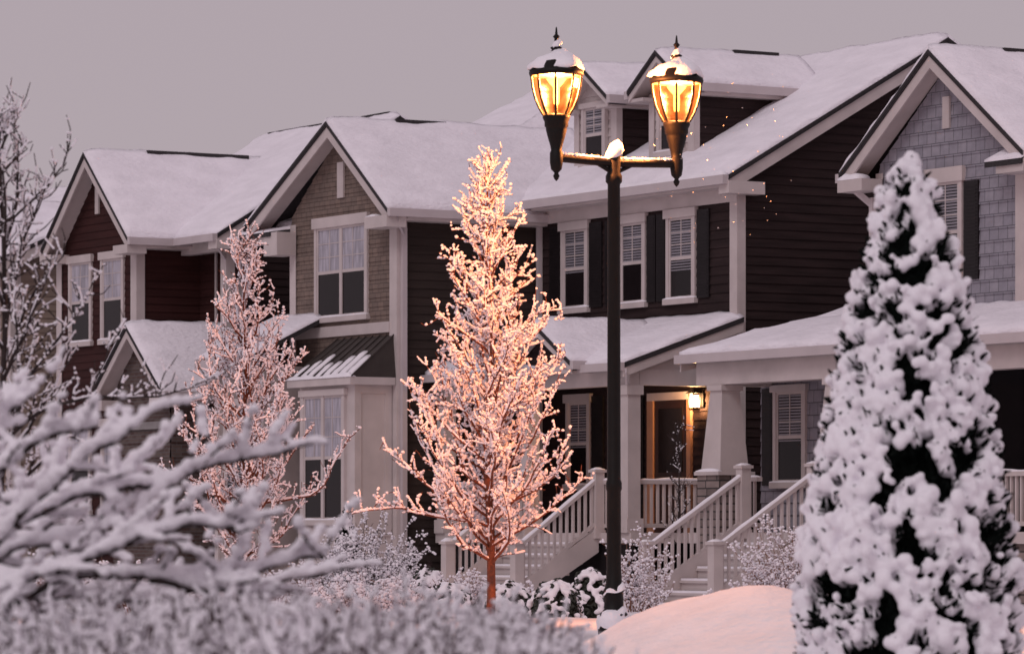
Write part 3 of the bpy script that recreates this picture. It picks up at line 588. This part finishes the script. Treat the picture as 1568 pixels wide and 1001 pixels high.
for i in range(1100):
    Y=R.uniform(11.0,15.2); X=R.uniform(-2.1,.2)*(Y/12); x,y=site(X,Y); P.append((x,y,1.03-max(0,X)*.5+R.uniform(-.08,.05))); S.append(R.uniform(.03,.07))
V,F=blobs(P,S,1,.2); mk('hedge_body',V,F,HB,True,e)
# ---- laden shrub at left foreground
big=[]
mains=[[(-2.1,.9),(-1.69,1.36),(-1.47,1.42),(-1.215,1.54),(-.98,1.57),(-.90,1.55)],[(-2.1,1.2),(-1.69,1.55),(-1.43,1.67),(-1.15,1.70),(-.98,1.77),(-.74,1.80)],
[(-2.0,.9),(-1.7,1.30),(-1.41,1.40),(-1.04,1.40),(-.83,1.42),(-.63,1.47)],[(-2.1,1.4),(-1.69,1.75),(-1.52,1.85),(-1.37,1.89)],[(-1.9,1.3),(-1.6,1.62),(-1.39,1.80),(-1.22,1.91)],
[(-2.1,1.5),(-1.8,1.8),(-1.69,1.90),(-1.60,2.0)],[(-1.2,1.38),(-1.0,1.36),(-.9,1.34),(-.76,1.28)],[(-1.5,1.42),(-1.35,1.56),(-1.28,1.70),(-1.24,1.80)],[(-2.1,1.1),(-1.75,1.42),(-1.6,1.5),(-1.3,1.48)],
[(-2.0,1.0),(-1.8,1.25),(-1.6,1.32),(-1.45,1.33),(-1.2,1.30)],[(-2.1,1.3),(-1.75,1.62),(-1.6,1.66),(-1.5,1.76)]]
for mi,mm in enumerate(mains):
    for rep in range(2):
        if rep and mi%2: continue
        Y0=14.0+R.uniform(-.5,.5)+rep*1.0; pv=None; pts=[]
        off=(R.uniform(-.12,.05)*rep,R.uniform(-.12,.02)*rep)
        dense=[]
        for k in range(len(mm)-1):
            for t in(0,.34,.67): dense.append((mm[k][0]+(mm[k+1][0]-mm[k][0])*t,mm[k][1]+(mm[k+1][1]-mm[k][1])*t))
        dense.append(mm[-1])
        for k,(X,Z) in enumerate(dense):
            x,y=site(X*Y0/14+off[0]+R.uniform(-.014,.014),Y0+R.uniform(-.02,.02)); v=Vector((x,y,Z-.02+off[1]+R.uniform(-.014,.014)))
            if pv is not None: big.append((*pv,*v,.017-.008*k/len(dense),.016-.008*k/len(dense))); pts.append((v,pv))
            pv=v
        for v,u in pts[2:]:
            for q in range(2):
                if R.random()<.65: pp,_=grow(big,v,(v-u).normalized()*.7+rv(.5)+Vector((0,0,.25)),R.uniform(.08,.26),.007,.004,4,.18,.05)
e=empty("snow_laden_shrub"); V,F=tubes(big,6); mk('branches',V,F,BARKD,True,e); P,S=snow_on(big,.014,.0130,prob=1.0,rel=.85)
V,F=blobs(P,S,2,.08,.8); mk('branch_snow',V,F,SNOW,True,e,remesh=.006)
# ================================================================ ground
def zg(X,Y):
    z=.42
    z+=.30*math.exp(-((Y-40)/9)**2)
    z+=.68*math.exp(-((X-1.75)/.95)**2-((Y-28)/2.6)**2)
    z+=.26*math.exp(-((X-.8)/.6)**2-((Y-29)/2)**2)
    z+=.03*noise.noise(Vector((X*.8,Y*.5,0)))+.020*noise.noise(Vector((X*3,Y*2,3)))+.008*noise.noise(Vector((X*9,Y*6,3)))
    if Y<10: z-=(10-Y)*.03 if Y>0 else .3
    return z
Xs=sorted(set([-900,-500,-300,-150,-80,-50,-35,-25]+list(np.arange(-18,-6,1.0))+list(np.arange(-6,6,.09))+list(np.arange(6,18,1.0))+[25,35,50,80,150,300,500,900]))
Ys=sorted(set([-100,-40,-15,0,8]+list(np.arange(12,24,.5))+list(np.arange(24,44,.13))+list(np.arange(44,74,.6))+[80,90,110,150,250,500,900,1500]))
V=[];F=[];W=len(Xs)
for Y in Ys:
    for X in Xs: x,y=site(X,Y); V.append((x,y,zg(X,Y)))
for j in range(len(Ys)-1):
    for i in range(W-1): F.append((j*W+i,j*W+i+1,(j+1)*W+i+1,(j+1)*W+i))
GS=mat("ground_snow",(.87,.83,.86),.7,.05,3,1.0,14)
mk("snow_ground",V,F,GS,True)
# ================================================================ street lamp
e=empty("street_lamp")
def lathe(name,cx,cy,prof,m,k=24,rough=0):
    V=[];F=[]
    for (r,z) in prof:
        for i in range(k):
            a=i/k*6.2832; rr=r*(1+rough*noise.noise(Vector((math.cos(a)*2+cx,math.sin(a)*2,z*9)))); V.append((cx+rr*math.cos(a),cy+rr*math.sin(a),z+rough*.2*noise.noise(Vector((math.cos(a)*8*r,math.sin(a)*8*r,cx)))))
    for j in range(len(prof)-1):
        for i in range(k): F.append((j*k+i,j*k+(i+1)%k,(j+1)*k+(i+1)%k,(j+1)*k+i))
    return mk(name,V,F,m,True,e)
cx,cy=site(.864,36); zb=.76
lathe('pole',cx,cy,[(.135,zb-.15),(.135,zb+.05),(.12,zb+.07),(.12,zb+.1),(.085,zb+.14),(.078,zb+.28),(.09,zb+.3),(.07,zb+.34),(.062,zb+.5),(.060,1.9),(.068,1.92),(.068,1.97),(.058,2.0),(.053,4.5),(.07,4.52),(.07,4.57),(.055,4.6),(.06,4.75),(.05,4.79),(.0,4.82)],LAMPM)
lathe('pole_base_snow',cx,cy,[(.15,zb-.02),(.16,zb+.05),(.13,zb+.10),(.125,zb+.13),(.09,zb+.15),(.07,zb+.15)],SNOW,rough=.3)
lathe('pole_collar_snow',cx,cy,[(.090,zb+.295),(.092,zb+.32),(.075,zb+.335),(.06,zb+.335)],SNOW,rough=.35)
lathe('hub_snow',cx,cy,[(.07,4.73),(.082,4.76),(.07,4.81),(.04,4.85),(0,4.86)],SNOW,rough=.3)
for (ax,ay) in [site(.373,35.7),site(1.407,36.3)]:
    seg=[]; p=Vector((cx,cy,4.68)); q=Vector((ax,ay,4.70)); n=6
    for i in range(n): a=p.lerp(q,i/n); b=p.lerp(q,(i+1)/n); seg.append((*a,*b,.036,.036))
    a=p+Vector((0,0,-.09)); seg.append((*a,*p.lerp(q,.35),.018,.018))
    V,F=tubes(seg,12); mk('arm',V,F,LAMPM,True,e)
    P=[];S=[]
    for i in range(46): c=p.lerp(q,.08+.84*i/45); P.append((c.x+R.uniform(-.006,.006),c.y+R.uniform(-.006,.006),c.z+.032)); S.append(R.uniform(.014,.024))
    V,F=blobs(P,S,2,.08,.8); mk('arm_snow',V,F,SNOW,True,e)
    lathe('lantern_stem',ax,ay,[(0,4.50),(.018,4.52),(.028,4.545),(.016,4.57),(.045,4.60),(.055,4.66),(.055,4.74),(.045,4.76),(.052,4.80),(.07,4.86),(.088,4.93),(.088,4.95),(.10,4.96),(.10,5.0),(.115,5.03),(.115,5.06),(.0,5.06)],LAMPM)
    K=8; cz=[(5.06,.112),(5.12,.146),(5.20,.178),(5.28,.198),(5.36,.208),(5.40,.210)]
    seg=[]
    for i in range(K):
        a=i/K*6.2832+.2
        for j in range(len(cz)-1):
            z0,r0=cz[j];z1,r1=cz[j+1]; seg.append((ax+r0*math.cos(a),ay+r0*math.sin(a),z0,ax+r1*math.cos(a),ay+r1*math.sin(a),z1,.011,.011))
    V,F=tubes(seg,6); mk('lantern_ribs',V,F,LAMPM,True,e)
    V=[];F=[]
    for z,r in cz:
        for i in range(K): a=i/K*6.2832+.2; V.append((ax+(r-.006)*math.cos(a),ay+(r-.006)*math.sin(a),z))
    for j in range(len(cz)-1):
        for i in range(K): F.append((j*K+i,j*K+(i+1)%K,(j+1)*K+(i+1)%K,(j+1)*K+i))
    mk('lantern_glass',V,F,LGLASS,False,e)
    lathe('lantern_rim',ax,ay,[(.2,5.385),(.225,5.385),(.232,5.41),(.225,5.43),(.205,5.44),(.17,5.50),(.10,5.545),(.04,5.56),(.035,5.60),(.05,5.615),(.05,5.625),(.02,5.64),(.017,5.70),(.03,5.715),(.012,5.735),(.006,5.79),(0,5.80)],LAMPM)
    lathe('lantern_reflector',ax,ay,[(.2,5.384),(.12,5.39),(.0,5.39)],REFL)
    lathe('lantern_snow',ax,ay,[(.222,5.43),(.230,5.442),(.218,5.468),(.205,5.492),(.175,5.525),(.135,5.553),(.11,5.568),(.07,5.585),(.045,5.605),(.0,5.61)],SNOW,rough=.22)
    lathe('finial_snow',ax,ay,[(.045,5.625),(.05,5.64),(.03,5.665),(.018,5.68)],SNOW,rough=.3)
    lathe('bulb',ax,ay,[(0,5.14),(.022,5.15),(.028,5.20),(.028,5.29),(.06,5.325),(.085,5.36),(.05,5.375),(.0,5.375)],BULB,16)
    plight('lamp_glow',(ax,ay,5.33),1150,(1,.40,.165),.045,e)
# ---- snowflakes
P=[];S=[]
for i in range(60):
    X=R.uniform(1.2,2.3); Y=R.uniform(34.5,37.5); x,y=site(X,Y); P.append((x,y,R.uniform(4.0,5.4))); S.append(R.uniform(.0025,.005))
V,F=blobs(P,S); mk("falling_snowflakes",V,F,SNOW,True)
# ================================================================ light, sky, camera
w=bpy.data.worlds.new("World"); scene.world=w; w.use_nodes=True; n=w.node_tree.nodes; l=w.node_tree.links
bg=n["Background"]; sky=n.new("ShaderNodeTexSky"); sky.sky_type='NISHITA'; sky.sun_disc=False
el=math.radians(42); rot=math.radians(150)
sky.sun_elevation=el; sky.sun_rotation=rot; l.new(sky.outputs[0],bg.inputs[0]); bg.inputs[1].default_value=.05
b2=n.new("ShaderNodeBackground"); b2.inputs[0].default_value=(.455,.38,.415,1); b2.inputs[1].default_value=1.0
mx=n.new("ShaderNodeMixShader"); mx.inputs[0].default_value=.93; l.new(bg.outputs[0],mx.inputs[1]); l.new(b2.outputs[0],mx.inputs[2]); l.new(mx.outputs[0],n["World Output"].inputs[0])
sd=bpy.data.lights.new("soft_dusk_sun",'SUN'); sd.energy=.72; sd.angle=math.radians(25); sd.color=(1,.93,.95)
so=bpy.data.objects.new("soft_dusk_sun",sd); scene.collection.objects.link(so)
dv=Vector((math.sin(rot)*math.cos(el),math.cos(rot)*math.cos(el),math.sin(el))); so.rotation_euler=dv.to_track_quat('Z','Y').to_euler()
c=bpy.data.cameras.new("camera"); co=bpy.data.objects.new("camera",c); scene.collection.objects.link(co); co.location=CAM; co.rotation_euler=(math.pi/2,0,TH)
c.sensor_width=36; c.lens=6500/1568*36; c.shift_y=(824-500.5)/1568; c.clip_end=3000; c.clip_start=.5
c.dof.use_dof=True; c.dof.focus_distance=50; c.dof.aperture_fstop=6
scene.camera=co
scene.view_settings.view_transform='Standard'; scene.view_settings.look='None'; scene.view_settings.exposure=0
